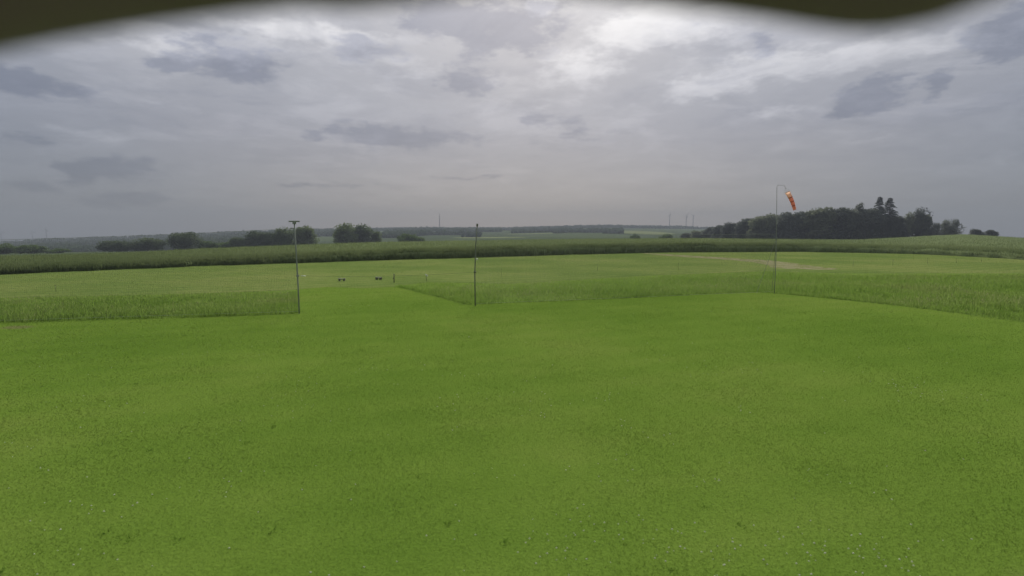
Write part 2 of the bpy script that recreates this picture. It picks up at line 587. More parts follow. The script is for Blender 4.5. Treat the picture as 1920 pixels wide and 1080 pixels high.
t_rid = T_([-1.0, -0.877, -0.757, -0.627, -0.507, -0.378, -0.258, -0.159, -0.01, 0.089, 0.169, 0.219, 0.318, 0.437, 0.6, 1.0])
z_rid = 3.5 + 0.5 * (T_([-105., -72, -55, -36, -18, -2, 4, 12, 8, 20, 28, 24, 16, 6, -20, -70]) - 3.5)


def country(x, y):
    x = np.asarray(x, float)
    y = np.asarray(y, float)
    r = np.hypot(x, y) + 1e-6
    d = np.maximum(y, r * 0.707)
    t = np.clip(np.where(y > 1e-6, x / np.maximum(y, 1e-6), np.sign(x) * 9), -1, 1)
    df = np.interp(t, t_front, d_front)
    db = np.interp(t, t_back, d_back)
    zb = np.interp(t, t_back, z_back) - 1.05
    zh = np.interp(t, t_hedge, z_hedge)
    zv = np.interp(t, t_val, z_val)
    zr = np.interp(t, t_rid, z_rid)
    z = np.where(d <= df, 0.0, np.where(d <= db, zb * (d - df) / (db - df), 0))
    d2 = db + 50
    z = np.where((d > db) & (d <= d2), zb - 3.0 * (d - db) / 50, z)
    z = np.where((d > d2) & (d <= 400), zb - 3.0 + (zh - zb + 3.0) * (d - d2) / (400 - d2), z)
    z = np.where((d > 400) & (d <= 750), zh + (zv - zh) * (d - 400) / 350, z)
    s = np.clip((d - 750) / 1250, 0, 1)
    z = np.where((d > 750) & (d <= 2000), zv + (zr - zv) * s, z)
    z = np.where(d > 2000, zr - 35 * (d - 2000) / 1250, z)
    far = np.clip((d - 500) / 700, 0, 1)
    z = z + far * vnoise(x, y, 0.008, 3) * 1.25
    k = np.clip((y / r + 0.2) / 0.7, 0, 1)
    return z * k * k * (3 - 2 * k)


azs = np.concatenate([np.arange(-52, 52, 0.5), np.arange(52, 308, 6.0)])
rads = np.unique(np.round(np.concatenate([[3, 8, 15, 25], np.arange(32, 120, 3.0), np.arange(120, 330, 8.0), np.geomspace(330, 750, 22), np.geomspace(750, 2100, 46), np.geomspace(2100, 3250, 10)]), 2))
A, Q = np.meshgrid(np.radians(azs), rads, indexing='ij')
gx, gy = np.sin(A) * Q, np.cos(A) * Q
gz = country(gx, gy)
na, nr = A.shape
V = np.stack([gx, gy, gz], -1).reshape(-1, 3)
V = np.concatenate([V, [[0, 0, 0]]], 0)
I = np.arange(na * nr).reshape(na, nr)
nxt = np.roll(I, -1, 0)
F = np.stack([I[:, :-1], I[:, 1:], nxt[:, 1:], nxt[:, :-1]], -1).reshape(-1, 4)
me = mesh_np('ground', V, F, None, True)
g = add('ground', me, M['country'])
tag(g, 'open farmland rolling away to the far hills', None, None, 'structure')
fan = MB()
fan.v = [Vector(V[i]) for i in I[:, 0]] + [Vector((0, 0, 0))]
fan.f = [(len(fan.v) - 1, i, (i + 1) % na) for i in range(na)]
gc = fan.build('ground_centre', M['country'])
tag(gc, 'ground below the viewpoint', None, None, 'structure')

LAWN = [(-45, -20), (26, -20), (24, 5), (22, 12), (19.53, 20.09), (18.9, 22.4), (18.22, 24.38), (16.6, 27.0), (14.68, 29.63), (14.0, 30.15), (10.5, 29.1), (6.71, 27.72),
        (2.0, 26.2), (-2.26, 24.91), (-3.4, 27.0), (-4.69, 29.13), (-6.0, 31.3), (-7.38, 33.34), (-13.4, 33.3), (-12.5, 30.6), (-10.8, 26.6), (-9.0, 22.32), (-11.7, 21.6), (-14.51, 21.08), (-19.53, 20.09), (-30, 17.5), (-45, 14)]
RUN = [(-55, 25), (-38, 25.5), (-26.5, 27.6), (-19.6, 28.9), (-13.4, 30.9), (-11.5, 33.0), (-9.0, 32.2), (-7.38, 33.0), (-5.8, 36), (0, 35), (9.85, 41), (22, 45.8), (27.3, 43.5), (41, 43.5), (66, 42),
       (66, 64), (62.5, 65), (60, 81.5), (47.8, 89.5), (24.8, 87.5), (13.3, 81.6), (-5.2, 70.4), (-23.6, 59), (-34.3, 50.6), (-41.4, 43.2), (-60, 29)]
sheet('lawn', LAWN, 0.004, M['lawn'], 'mown bright green lawn filling the foreground')
sheet('runway', RUN, 0.008, M['runway'], 'short mown grass airstrip behind the tall grass')
TRACK = [(19.6, 83.5), (20.9, 82.3), (23.6, 77), (26.6, 70.9), (28.6, 66), (30.1, 62.5), (30.2, 57), (29.6, 52), (29.8, 48.6), (28.2, 47.3), (25.2, 48.8), (24.6, 50.6), (26.0, 54), (26.6, 58.6), (26.2, 62), (24.6, 66.2), (22.6, 71), (20.9, 76.5)]
sheet('dirt_track', TRACK, 0.012, M['soil'], 'pale worn dirt track crossing the airstrip')


# ------------------------------------------------------------------ the crop field
def crop_top(t, v):
    """front (v=0) to back (v=1): x, y, z of the crop's top"""
    df = np.interp(t, t_front, d_front)
    db = np.interp(t, t_back, d_back)
    hf = np.interp(t, t_front, h_front)
    zb = np.interp(t, t_back, z_back)
    df = df + vnoise(t * 80, t * 0, 0.9, 5) * 0.35
    d = df + (db - df) * v
    lip = 0.6 + 0.4 * np.clip((d - df) / (1.9 + 0.7 * vnoise(t * 60, t * 0, 1.3, 6)), 0, 1) ** 0.7
    return t * d, d, (hf + (zb - hf) * v) * lip


tt = np.linspace(-1.2, 1.2, 420)
vv = np.concatenate([[0], np.linspace(0.006, 0.07, 10), np.linspace(0.09, 1, 24)])
Tg, Vg = np.meshgrid(tt, vv, indexing='ij')
X, Y, Z = crop_top(Tg, Vg)
Z = Z - 0.26 + vnoise(X, Y, 0.7, 9) * 0.06
Z[:, 0] -= 0.15
na, nv = Tg.shape
skirt_f = np.stack([X[:, 0] * 0.9995, Y[:, 0] * 0.9995, np.full(na, -0.05)], -1)
skirt_b = np.stack([X[:, -1], Y[:, -1], Z[:, -1] - 2.5], -1)
V = np.concatenate([np.stack([X, Y, Z], -1).reshape(-1, 3), skirt_f, skirt_b], 0)
I = np.arange(na * nv).reshape(na, nv)
F1 = np.stack([I[:-1, :-1], I[1:, :-1], I[1:, 1:], I[:-1, 1:]], -1).reshape(-1, 4)
s0 = na * nv + np.arange(na)
s1 = s0 + na
F2 = np.stack([s0[:-1], s0[1:], I[1:, 0], I[:-1, 0]], -1)
F3 = np.stack([I[:-1, -1], I[1:, -1], s1[1:], s1[:-1]], -1)
crop_root = empty('crop_field', (0, 70, 0))
tag(crop_root, 'tall grey-green crop standing along the far edge of the airstrip', 'crop', None, 'stuff')
inv = Matrix.Translation((0, -70, 0))


def under(o, parent):
    o.parent = parent
    o.matrix_parent_inverse = Matrix.Translation(-Vector(parent.location))
    return o


o = add('crop_mass', mesh_np('crop_mass', V, np.concatenate([F1, F2, F3]), rng.uniform(0, 1, len(V)), True), M['crop_body'])
under(o, crop_root)
o['kind'] = 'stuff'
# stems and ears: dense in the front rows, thinner behind
n1, n2_ = 110000, 120000
t1 = rng.uniform(-1.15, 1.15, n1)
v1 = np.abs(rng.normal(0, 0.04, n1))
t2 = rng.uniform(-1.15, 1.15, n2_)
v2 = rng.uniform(0, 1, n2_) ** 1.3
ta, va = np.concatenate([t1, t2]), np.clip(np.concatenate([v1, v2]), 0, 1)
px, py, pz = crop_top(ta, va)
hh = rng.uniform(0.45, 0.8, len(ta))
edge = np.concatenate([v1 < 0.008, np.zeros(n2_, bool)])
drop = np.where(edge, rng.uniform(0.0, 1.0, len(ta)) ** 0.8 * (pz - 0.1), rng.uniform(0, 0.16, len(ta)))
root = np.stack([px, py - np.where(edge, rng.uniform(0, .3, len(ta)), 0), np.maximum(pz - hh - drop + 0.1, 0.0 * pz - 1.6)], 1)
v, f, r = blades(root, hh, rng.uniform(0.05, 0.12, len(ta)), 0.28)
o = add('crop_stems', mesh_np('crop_stems', v, f, r), M['crop'])
under(o, crop_root)
o['kind'] = 'stuff'

# ------------------------------------------------------------------ grass that stands up
def scatter(poly, n, dens=None):
    p = np.asarray(poly)
    lo, hi_ = p.min(0), p.max(0)
    out = []
    got = 0
    while got < n:
        x = rng.uniform(lo[0], hi_[0], n)
        y = rng.uniform(lo[1], hi_[1], n)
        k = in_poly(x, y, poly)
        if dens is not None:
            k &= rng.uniform(0, 1, n) < dens(x, y)
        out.append(np.stack([x[k], y[k]], 1))
        got += k.sum()
    return np.concatenate(out)[:n]


def view(x, y):
    return (y > 3.5) & (np.abs(x) < y * 1.08 + 1.5)


# lawn: short blades, denser near the viewpoint
dens = lambda x, y: np.where(view(x, y), np.clip((9.0 / np.maximum(np.hypot(x, y), 4)) ** 2.0, 0.03, 1), 0)
pts = scatter(LAWN, 480000, dens)
dist = np.hypot(pts[:, 0], pts[:, 1])
tuft = 1 + 0.2 * vnoise(pts[:, 0], pts[:, 1], 2.2, 21)
h = rng.uniform(0.009, 0.022, len(pts)) * tuft
wd = np.clip(0.0008 * dist, 0.005, 0.022) * rng.uniform(0.7, 1.3, len(pts))
v, f, r = blades(np.concatenate([pts, np.full((len(pts), 1), 0.003)], 1), h, wd, 0.75)
o = add('lawn_grass', mesh_np('lawn_grass', v, f, r), M['blade'])
tag(o, 'short mown grass blades of the near lawn', 'grass', None, 'stuff')

pts = scatter(RUN, 150000, lambda x, y: np.where(np.abs(x) < y * 1.1 + 2, 1.0, 0))
v, f, r = blades(np.concatenate([pts, np.full((len(pts), 1), 0.007)], 1), rng.uniform(0.018, 0.042, len(pts)), rng.uniform(0.015, 0.032, len(pts)), 0.9)
o = add('runway_grass', mesh_np('runway_grass', v, f, r), M['run_blade'])
tag(o, 'short yellowish grass blades of the airstrip', 'grass', None, 'stuff')

TALL_L = [(-9.15, 22.4), (-11.7, 21.7), (-14.51, 21.18), (-19.53, 20.19), (-30, 17.6), (-38, 15.8), (-38, 25), (-26.5, 27.4), (-19.6, 28.7), (-13.2, 30.4), (-12.55, 30.4), (-10.9, 26.6)]
TALL_R = [(-2.1, 25.05), (2.0, 26.3), (6.71, 27.84), (10.5, 29.22), (14.0, 30.28), (14.75, 29.75), (16.75, 27.05), (18.35, 24.4), (19.05, 22.4), (19.68, 20.1), (22.2, 12), (24, 6), (60, 6), (60, 42), (41, 42.6), (27.3, 42.6),
          (22, 45.4), (9.85, 40.7), (0, 34.5), (-5.8, 36), (-7.2, 33.4), (-5.9, 31.35), (-4.55, 29.2), (-3.25, 27.1)]


def edge_dist(p, poly, idx):
    q = np.asarray(poly, float)
    best = np.full(len(p), 1e9)
    for i in idx:
        a, b = q[i], q[(i + 1) % len(q)]
        d = b - a
        k = np.clip(((p - a) @ d) / (d @ d), 0, 1)
        best = np.minimum(best, np.hypot(*(p - a - k[:, None] * d).T))
    return best


def tall(name, poly, n, label, nf):
    p = scatter(poly, n, lambda x, y: np.where(np.abs(x) < y * 1.1 + 2, np.clip((26 / np.maximum(y, 10)) ** 1.5, 0.2, 1), 0))
    q = 1 + 0.38 * vnoise(p[:, 0], p[:, 1], 0.55, 33) + 0.28 * vnoise(p[:, 0], p[:, 1], 2.0, 34)
    p = p + np.stack([vnoise(p[:, 0], p[:, 1], 1.6, 51), vnoise(p[:, 0], p[:, 1], 1.6, 52)], 1) * 0.14 + rng.normal(0, .07, p.shape)
    ef = edge_dist(p, poly, nf) + 0.12 * vnoise(p[:, 0], p[:, 1], 2.5, 35)
    eb = edge_dist(p, poly, [i for i in range(len(poly)) if i not in nf]) + 0.4 * vnoise(p[:, 0], p[:, 1], 0.9, 36)
    hgt = rng.uniform(0.07, 0.25, len(p)) * np.where(rng.uniform(0, 1, len(p)) < .04, 1.6, 1.0)
    hgt = hgt * np.clip(q, 0.45, 1.7) * np.clip(0.8 + ef * 0.4, 0.7, 1) * np.clip(0.25 + eb * 0.17, 0.2, 1)
    v, f, r = blades(np.concatenate([p, np.zeros((len(p), 1))], 1), hgt, rng.uniform(0.009, 0.022, len(p)), 0.5, 2, 0.12)
    # seed heads on some stems
    k = rng.uniform(0, 1, len(p)) < 0.09
    b = np.concatenate([p[k], (hgt[k] * rng.uniform(0.8, 1.25, k.sum()))[:, None]], 1)
    v2, f2, r2 = blades(b, rng.uniform(0.07, 0.14, len(b)), 0.022, 0.5)
    v2s, f2s, r2s = blades(np.concatenate([p[k], np.zeros((k.sum(), 1))], 1), b[:, 2] + 0.03, 0.006, 0.02)
    # a denser fringe along the mown edge
    fr = []
    for i in nf:
        a, b = T_(poly[i]), T_(poly[(i + 1) % len(poly)])
        m = int(np.hypot(*(b - a)) * 130)
        fr.append(a + (b - a) * rng.uniform(0, 1, m)[:, None] + rng.normal(0, .11, (m, 2)))
    fr = np.concatenate(fr)
    fh = rng.uniform(0.06, 0.2, len(fr)) * np.clip(1 + 0.5 * vnoise(fr[:, 0], fr[:, 1], 0.8, 37), .4, 1.5)
    v3, f3, r3 = blades(np.concatenate([fr, np.zeros((len(fr), 1))], 1), fh, rng.uniform(0.012, 0.026, len(fr)), 0.4)
    V = np.concatenate([v, v2, v2s, v3])
    Fc = np.concatenate([f, f2 + len(v), f2s + len(v) + len(v2), f3 + len(v) + len(v2) + len(v2s)])
    rr_ = np.concatenate([r * 0.9, 0.75 + 0.4 * r2, 0.6 + 0.3 * r2s, r3 * 0.6])
    o = add(name, mesh_np(name, V, Fc, rr_), M['tall'])
    return tag(o, label, 'grass', None, 'stuff')


tall('tall_grass', TALL_L, 40000, 'strip of tall uncut grass on the left, behind the netting', [0, 1, 2, 3, 4, 10, 11])
tall('tall_grass', TALL_R, 135000, 'broad patch of tall uncut meadow grass on the right', list(range(11)) + [20, 21, 22, 23])

# white clover heads and darker weed leaves in the lawn
cl = []
centres = [(x, y) for x, y in zip(rng.uniform(-9, 10, 60), rng.uniform(5, 15, 60))] + [(2.4, 5.3), (3.2, 5.6), (4.0, 5.5), (1.6, 5.8), (0.4, 5.4), (0.9, 6.0), (3.6, 5.2)]
for i, (cx, cy) in enumerate(centres):
    k = int(rng.integers(1, 9)) if i < 60 else 16
    for _ in range(k):
        cl.append((cx + rng.normal(0, .25), cy + rng.normal(0, .25)))
for _ in range(200):
    y = 4.8 + 20 * rng.uniform() ** 2.2
    cl.append((rng.uniform(-1, 1) * y, y))
oc = T_([(0, 0, 1), (1, 0, 0), (0, 1, 0), (-1, 0, 0), (0, -1, 0), (0, 0, -.4)])
of = T_([(0, 1, 2), (0, 2, 3), (0, 3, 4), (0, 4, 1), (5, 2, 1), (5, 3, 2), (5, 4, 3), (5, 1, 4)])
vs, fs = [], []
for i, (x, y) in enumerate(cl):
    s = rng.uniform(.007, .014)
    vs.append(oc * s * T_([1, 1, .8]) + T_([x, y, rng.uniform(.03, .055)]))
    fs.append(of + 6 * i)
o = add('clover_flowers', mesh_np('clover_flowers', np.concatenate(vs), np.concatenate(fs), None, True), M['clover'])
tag(o, 'tiny white clover flowers scattered over the near lawn', 'flowers', None, 'stuff')
wp = []
for _ in range(35):
    y = 4.8 + 20 * rng.uniform() ** 1.5
    c = (rng.uniform(-1.1, 1.1) * y, y)
    for _ in range(9):
        wp.append((c[0] + rng.normal(0, .035), c[1] + rng.normal(0, .035), 0.01))
v, f, r = blades(T_(wp), rng.uniform(.012, .03, len(wp)), rng.uniform(.015, .03, len(wp)), 1.2)
o = add('lawn_weeds', mesh_np('lawn_weeds', v, f, r), M['weed'])
tag(o, 'dark broad-leaved weeds dotted through the lawn', 'weeds', None, 'stuff')


# ------------------------------------------------------------------ trees
def crown_mesh(name, H, W, n, lobes, seed, low=0.25, leaf=0.5, D=None, shape='round'):
    r = np.random.default_rng(seed)
    D = D or W
    cs, rs = [], []
    for _ in range(lobes):
        while True:
            p = r.uniform(-1, 1, 3)
            if np.hypot(*p[:2]) ** 2 + p[2] ** 2 < 1:
                break
        q = 0.66
        z0 = low * H + (1 - low) * H * 0.5
        if shape == 'fill':
            p[2] = r.uniform(-1, 1)
            p[:2] *= 0.55 + 0.45 * (1 - max(p[2], 0) ** 2)
        cs.append((p[0] * W / 2 * q, p[1] * D / 2 * q, z0 + p[2] * (1 - low) * H / 2 * q))
        rs.append(r.uniform(0.14, 0.27) * min(W, (1 - low) * H * 1.1))
    cs, rs = T_(cs), T_(rs)
    li = r.integers(0, lobes, n)
    u = r.normal(0, 1, (n, 3))
    u /= np.linalg.norm(u, axis=1)[:, None]
    rad = rs[li] * r.uniform(0.55, 1.12, n)
    p = cs[li] + u * rad[:, None] * T_([1, 1, .85])
    a = r.normal(0, 1, (n, 3))
    a /= np.linalg.norm(a, axis=1)[:, None]
    b = np.cross(a, r.normal(0, 1, (n, 3)))
    b /= np.linalg.norm(b, axis=1)[:, None] + 1e-6
    s = leaf * r.uniform(.5, 1.2, n)[:, None]
    v = np.stack([p - a * s * .5, p + b * s * .45, p + a * s * .5, p - b * s * .45], 1).reshape(-1, 3)
    for ax_, want in ((0, W), (1, D)):
        ext = np.percentile(np.abs(v[:, ax_]), 99.6)
        v[:, ax_] *= want / 2 / ext
        cs[:, ax_] *= want / 2 / ext
    zl, zt_ = np.percentile(v[:, 2], 0.4), np.percentile(v[:, 2], 99.8)
    v[:, 2] = low * H + (v[:, 2] - zl) / (zt_ - zl) * (1 - low) * H
    cs[:, 2] = low * H + (cs[:, 2] - zl) / (zt_ - zl) * (1 - low) * H
    v[:, 2] = np.maximum(v[:, 2], 0.05)
    f = np.arange(n * 4).reshape(n, 4)
    rn = np.repeat(np.clip(r.uniform(0, 1, n) * .6 + r.uniform(0, 1, lobes)[li] * .4, 0, 1), 4)
    return mesh_np(name, v, f, rn), cs


def trunk_mesh(name, H, W, cs, seed, top=0.75):
    r = random.Random(seed)
    m = MB()
    r0 = H * 0.022
    m.tube([(0, 0, -0.6), (0.05, 0, H * .2), (r.uniform(-.2, .2), r.uniform(-.2, .2), H * .45), (0, 0, H * top)], [r0 * 1.3, r0, r0 * .7, r0 * .2], 7)
    for c in cs[:8]:
        z0 = min(H * .2 + r.random() * H * .25, c[2] * .8)
        m.tube([(0, 0, z0), (c[0] * .5, c[1] * .5, (z0 + c[2]) / 2 + .2), tuple(c)], [r0 * .5, r0 * .33, r0 * .1], 5)
    return m.mesh(name, True)


def spruce_mesh(name, H, W, seed, gap=0.0):
    r = np.random.default_rng(seed)
    vs, rn = [], []
    tiers = 46
    for i in range(tiers):
        k = i / tiers
        z = H * (0.12 + 0.88 * k)
        L = W / 2 * (1 - k) ** 0.8 * r.uniform(.7, 1.15) + 0.25
        for j in range(int(9 - 4 * k)):
            if r.uniform() < gap:
                continue
            a = r.uniform(0, 6.283)
            l = L * r.uniform(.6, 1.1)
            d = T_([math.cos(a), math.sin(a), 0])
            s = T_([-math.sin(a), math.cos(a), 0])
            for q in range(14):
                w_ = (q + .5) / 14
                p = T_([0, 0, z]) + d * l * w_ + T_([0, 0, -1]) * l * (0.28 * w_ + .12 * w_ * w_) + r.normal(0, .08, 3)
                e = s * r.choice([-1, 1]) * (0.95 * (1 - w_ * .5)) + d * .25 + T_([0, 0, -r.uniform(.15, .5)])
                g_ = d * 0.55
                vs.append([p, p + g_, p + e])
                rn += [r.uniform()] * 3
    v = T_(vs).reshape(-1, 3)
    return mesh_np(name, v, np.arange(len(v)).reshape(-1, 3), rn)


KINDS = {}


def kind(key, crown, trunk, cm, W, H):
    crown.materials.append(M[cm])
    trunk.materials.append(M['bark'])
    KINDS[key] = (crown, trunk, W, H)


for i in range(3):
    c, cs = crown_mesh('round_crown', 12, 11, 7500, 38, 50 + i, 0.05, 0.62, None, 'fill')
    kind('round%d' % i, c, trunk_mesh('round_trunk', 12, 11, cs, i), 'leaf', 11, 12)
    c, cs = crown_mesh('wide_crown', 10, 18, 9000, 46, 60 + i, 0.0, 0.62, 13, 'round')
    kind('wide%d' % i, c, trunk_mesh('wide_trunk', 10, 18, cs, i, 0.6), 'leaf', 18, 10)
    c, cs = crown_mesh('wood_crown', 15, 12, 9000, 44, 70 + i, 0.0, 0.75, None, 'fill')
    kind('wood%d' % i, c, trunk_mesh('wood_trunk', 15, 12, cs, i), 'leaf_dark', 12, 15)
for i in range(2):
    c, cs = crown_mesh('bush_crown', 5, 9, 4500, 26, 80 + i, 0.0, 0.45, 8, 'round')
    kind('bush%d' % i, c, trunk_mesh('bush_stem', 5, 9, cs, i, 0.5), 'leaf_bright', 9, 5)
    c = spruce_mesh('spruce_crown', 25, 10.5, 90 + i, 0.08)
    m = MB().tube([(0, 0, -.5), (0, 0, 12), (0, 0, 25.2)], [.34, .2, .03], 7)
    kind('spruce%d' % i, c, m.mesh('spruce_trunk', True), 'needle', 9.5, 25)
c, cs = crown_mesh('thin_crown', 20, 6.5, 900, 16, 97, 0.55, 0.6)
kind('thin', c, trunk_mesh('thin_trunk', 20, 6.5, cs, 4, 0.95), 'leaf_dark', 6.5, 20)
c, cs = crown_mesh('airy_crown', 16, 13, 3300, 24, 98, 0.03, 0.62)
kind('airy', c, trunk_mesh('airy_trunk', 16, 13, cs, 6, 0.9), 'leaf_dark', 13, 16)


def tree(key, name, x, y, H, W, label, group=None, base=None, cat='tree'):
    c, t, w0, h0 = KINDS[key]
    z = float(country(x, y)) - 0.1 if base is None else base
    o = empty(name, (x, y, z), random.uniform(0, 6.28))
    s = W / w0
    o.scale = (s, s, H / h0)
    add('crown', c, None, o)
    add('trunk', t, None, o)
    tag(o, label, cat, group)
    return o


# hedgerow trees beyond the crop, left to centre: x, y, top height, width
HEDGE = [('bush0', 'hedge_bush', -314.2, 330, -4.7, 16, 'leafy bush cut by the left edge of the picture beyond the crop', 'bush'),
         ('bush1', 'hedge_bush', -299.0, 332, -5.4, 16, 'low bush next to the leftmost bush beyond the crop', 'bush'),
         ('bush0', 'hedge_bush', -290.0, 340, -8.0, 14, 'lowest hedge bush, barely showing above the crop far left', 'bush'),
         ('wide0', 'field_tree', -264.0, 360, -3.4, 22, 'broad low tree at the left start of the hedgerow', 'tree'),
         ('wide1', 'field_tree', -250.5, 368, -1.8, 19, 'rounded tree just left of the large dome-shaped tree', 'tree'),
         ('wide2', 'field_tree', -232.0, 380, 2.1, 25, 'large dome-shaped tree standing clear in the left hedgerow', 'tree'),
         ('bush1', 'hedge_bush', -219.0, 386, -4.2, 13, 'green bush at the right foot of the large dome-shaped tree', 'bush'),
         ('bush0', 'hedge_bush', -208.5, 392, -3.6, 13, 'bright green bush in the gap of the left hedgerow', 'bush'),
         ('round0', 'field_tree', -200.0, 390, -1.6, 13, 'small tree just right of the bright gap bush', 'tree'),
         ('round1', 'field_tree', -192.0, 400, 3.0, 17, 'grey-green tree, second left of the pole with the crossbar', 'tree'),
         ('wide0', 'field_tree', -181.0, 402, 2.0, 16, 'tree filling the hedge between two taller ones left of the crossbar pole', 'tree'),
         ('round2', 'field_tree', -170.5, 400, 5.2, 17, 'tall tree immediately left of the pole with the crossbar', 'tree'),
         ('round0', 'field_tree', -154.5, 400, 6.4, 17, 'tall tree immediately right of the pole with the crossbar', 'tree'),
         ('round1', 'field_tree', -130.5, 420, 8.7, 18, 'left of the two tall trees standing together right of the crossbar pole', 'tree'),
         ('round2', 'field_tree', -120.0, 430, 8.0, 18, 'right of the two tall trees standing together right of the crossbar pole', 'tree'),
         ('round0', 'field_tree', -109.0, 430, 2.6, 8, 'small dark tree beside the pair of tall trees', 'tree'),
         ('bush1', 'hedge_bush', -89.0, 450, 0.6, 16, 'left half of the bright green bush below the transmitter mast', 'bush'),
         ('bush0', 'hedge_bush', -80.0, 452, 0.0, 14, 'right half of the bright green bush below the transmitter mast', 'bush'),
         ('bush0', 'hedge_bush', 114.4, 500, 0.3, 10, 'small lone bush on the pale field left of the wood', 'bush'),
         ('bush1', 'hedge_bush', 144.2, 500, 0.3, 12, 'small green bush at the low left end of the wood', 'bush')]
for key, nm, x, y, zt, W, lab, cat in HEDGE:
    zb = float(country(x, y)) - 0.1
    tree(key, nm, x, y, max(zt - zb, 3.0), W * (1.15 if key[:4] == 'wide' else 1.05), lab, 'trees and bushes beyond the crop', zb, cat)

# the wood on the right: x, y, top height
WOOD = [(170.7, 520, 0.9), (174.0, 500, 3.0), (178.8, 480, 6.3), (178.2, 460, 7.6), (181.3, 440, 9.6), (183.3, 420, 12.2), (184.4, 400, 13.4), (189.4, 390, 15.0), (193.9, 380, 15.8),
        (197.9, 370, 15.9), (204.2, 365, 17.9), (210.2, 360, 18.4), (216.1, 355, 17.8), (223.0, 352, 17.4), (229.0, 350, 16.6), (235.0, 350, 17.2)]
WG = 'dark wood on the right'
for i, (x, y, zt) in enumerate(WOOD):
    zb = float(country(x, y)) - 0.1
    if i < 2:
        lab = ['lowest tree at the far left tip of the dark wood', 'second lowest tree from the left tip of the dark wood'][i]
    else:
        lab = ['third tree from the low left tip of the dark wood', 'fourth tree from the low left tip of the dark wood', 'fifth tree from the low left tip of the dark wood',
               'third tree left of the windsock pole in the dark wood', 'second tree left of the windsock pole in the dark wood', 'dark tree of the wood directly behind the windsock pole',
               'dark tree of the wood between the windsock pole and the sock', 'dark tree of the wood right below the hanging windsock', 'first of the tallest leafy trees, just right of the windsock',
               'second of the tallest leafy trees right of the windsock', 'third of the tallest leafy trees right of the windsock', 'leafy tree two crowns left of the thin half-bare treetop',
               'leafy tree right beside the thin half-bare treetop', 'leafy tree pressed against the left side of the spruces'][i - 2]
    tree('wood%d' % (i % 3), 'wood_tree', x, y, max(zt - zb, 4), 18 if i > 3 else 14, lab, WG, zb)
for i in range(22):
    k = i / 21
    j = min(int(k * 14) + 1, 14)
    a, b = WOOD[j], WOOD[j + 1]
    fr = random.random()
    x = a[0] + (b[0] - a[0]) * fr + random.uniform(-4, 7)
    y = a[1] + (b[1] - a[1]) * fr + random.uniform(-6, 16)
    zb = float(country(x, y)) - 0.1
    zt = (a[2] + (b[2] - a[2]) * fr) * random.uniform(0.72, 1.0)
    tree('wood%d' % ((i + 1) % 3), 'wood_tree', x, y, max(zt - zb, 4), 14, 'dark leafy tree crowded among the others inside the wood on the right', WG, zb)
for key, nm, x, y, zt, W, lab in [
        ('thin', 'wood_tree', 226.0, 350, 21.4, 6, 'thin half-bare treetop rising above the wood left of the spruces'),
        ('spruce0', 'spruce_tree', 238.5, 350, 25.6, 14, 'left of the two tall spruces towering over the wood'),
        ('spruce1', 'spruce_tree', 243.2, 347, 24.6, 16, 'right of the two tall spruces towering over the wood'),
        ('wood1', 'wood_tree', 242.0, 349, 13.0, 13, 'leafy tree at the foot of the two tall spruces'),
        ('wood0', 'wood_tree', 249.6, 346, 12.2, 12, 'dark tree just right of the spruces, left in the detached clump'),
        ('airy', 'wood_tree', 254.6, 345, 15.2, 12, 'loose-crowned tree second from left in the detached clump'),
        ('airy', 'wood_tree', 259.0, 342, 17.8, 14, 'tallest airy tree crowning the clump right of the spruces'),
        ('wood2', 'wood_tree', 261.6, 341, 13.4, 11, 'sloping tree on the right shoulder of the detached clump'),
        ('airy', 'wood_tree', 266.1, 336, 8.4, 9, 'low ragged tree between the clump and the last tree'),
        ('airy', 'wood_tree', 270.0, 335, 10.2, 8, 'ragged tree next to the last tree at the right end of the wood'),
        ('airy', 'wood_tree', 274.5, 332, 10.6, 9, 'last ragged tree at the right end of the wood'),
        ('wood1', 'lone_tree', 286.4, 330, 4.3, 7.5, 'left of two small round trees on the skyline right of the wood'),
        ('wood2', 'lone_tree', 294.4, 330, 3.7, 8, 'right of two small round trees on the skyline right of the wood')]:
    zb = float(country(x, y)) - 0.1
    tree(key, nm, x, y, zt - zb, W, lab, WG if nm != 'lone_tree' else 'lone skyline trees', zb)

# ------------------------------------------------------------------ far woods on the hills
ico = bpy.data.meshes.new('tmp')
import bmesh
bm = bmesh.new()
bmesh.ops.create_icosphere(bm, subdivisions=1, radius=1)
iv = T_([v_.co[:] for v_ in bm.verts])
fi = T_([[v_.index for v_ in f_.verts] for f_ in bm.faces])
bm.free()
bpy.data.meshes.remove(ico)


def far_wood(name, regions, label):
    P, S = [], []
    for t0, t1, d0, d1, n in regions:
        d = rng.uniform(d0, d1, n)
        t = rng.uniform(t0, t1, n)
        # ragged outline
        keep = vnoise(t * 1250, d, 0.012, 41) > -0.75
        P.append(np.stack([t * d, d], 1)[keep])
        S.append(rng.uniform(3.2, 6.2, keep.sum()))
    P, S = np.concatenate(P), np.concatenate(S)
    n = len(P)
    z = country(P[:, 0], P[:, 1])
    jit = 1 + rng.normal(0, .16, (n, len(iv), 1))
    v = iv[None] * jit * np.stack([S, S, S * rng.uniform(.9, 1.4, n)], 1)[:, None] + np.stack([P[:, 0], P[:, 1], z + S * .55], 1)[:, None]
    f = fi[None] + (np.arange(n) * len(iv))[:, None, None]
    o = add(name, mesh_np(name, v.reshape(-1, 3), f.reshape(-1, 3), np.repeat(rng.uniform(0, 1, n), len(iv)), False), M['far_wood'])
    return tag(o, label, 'woodland', None, 'stuff')


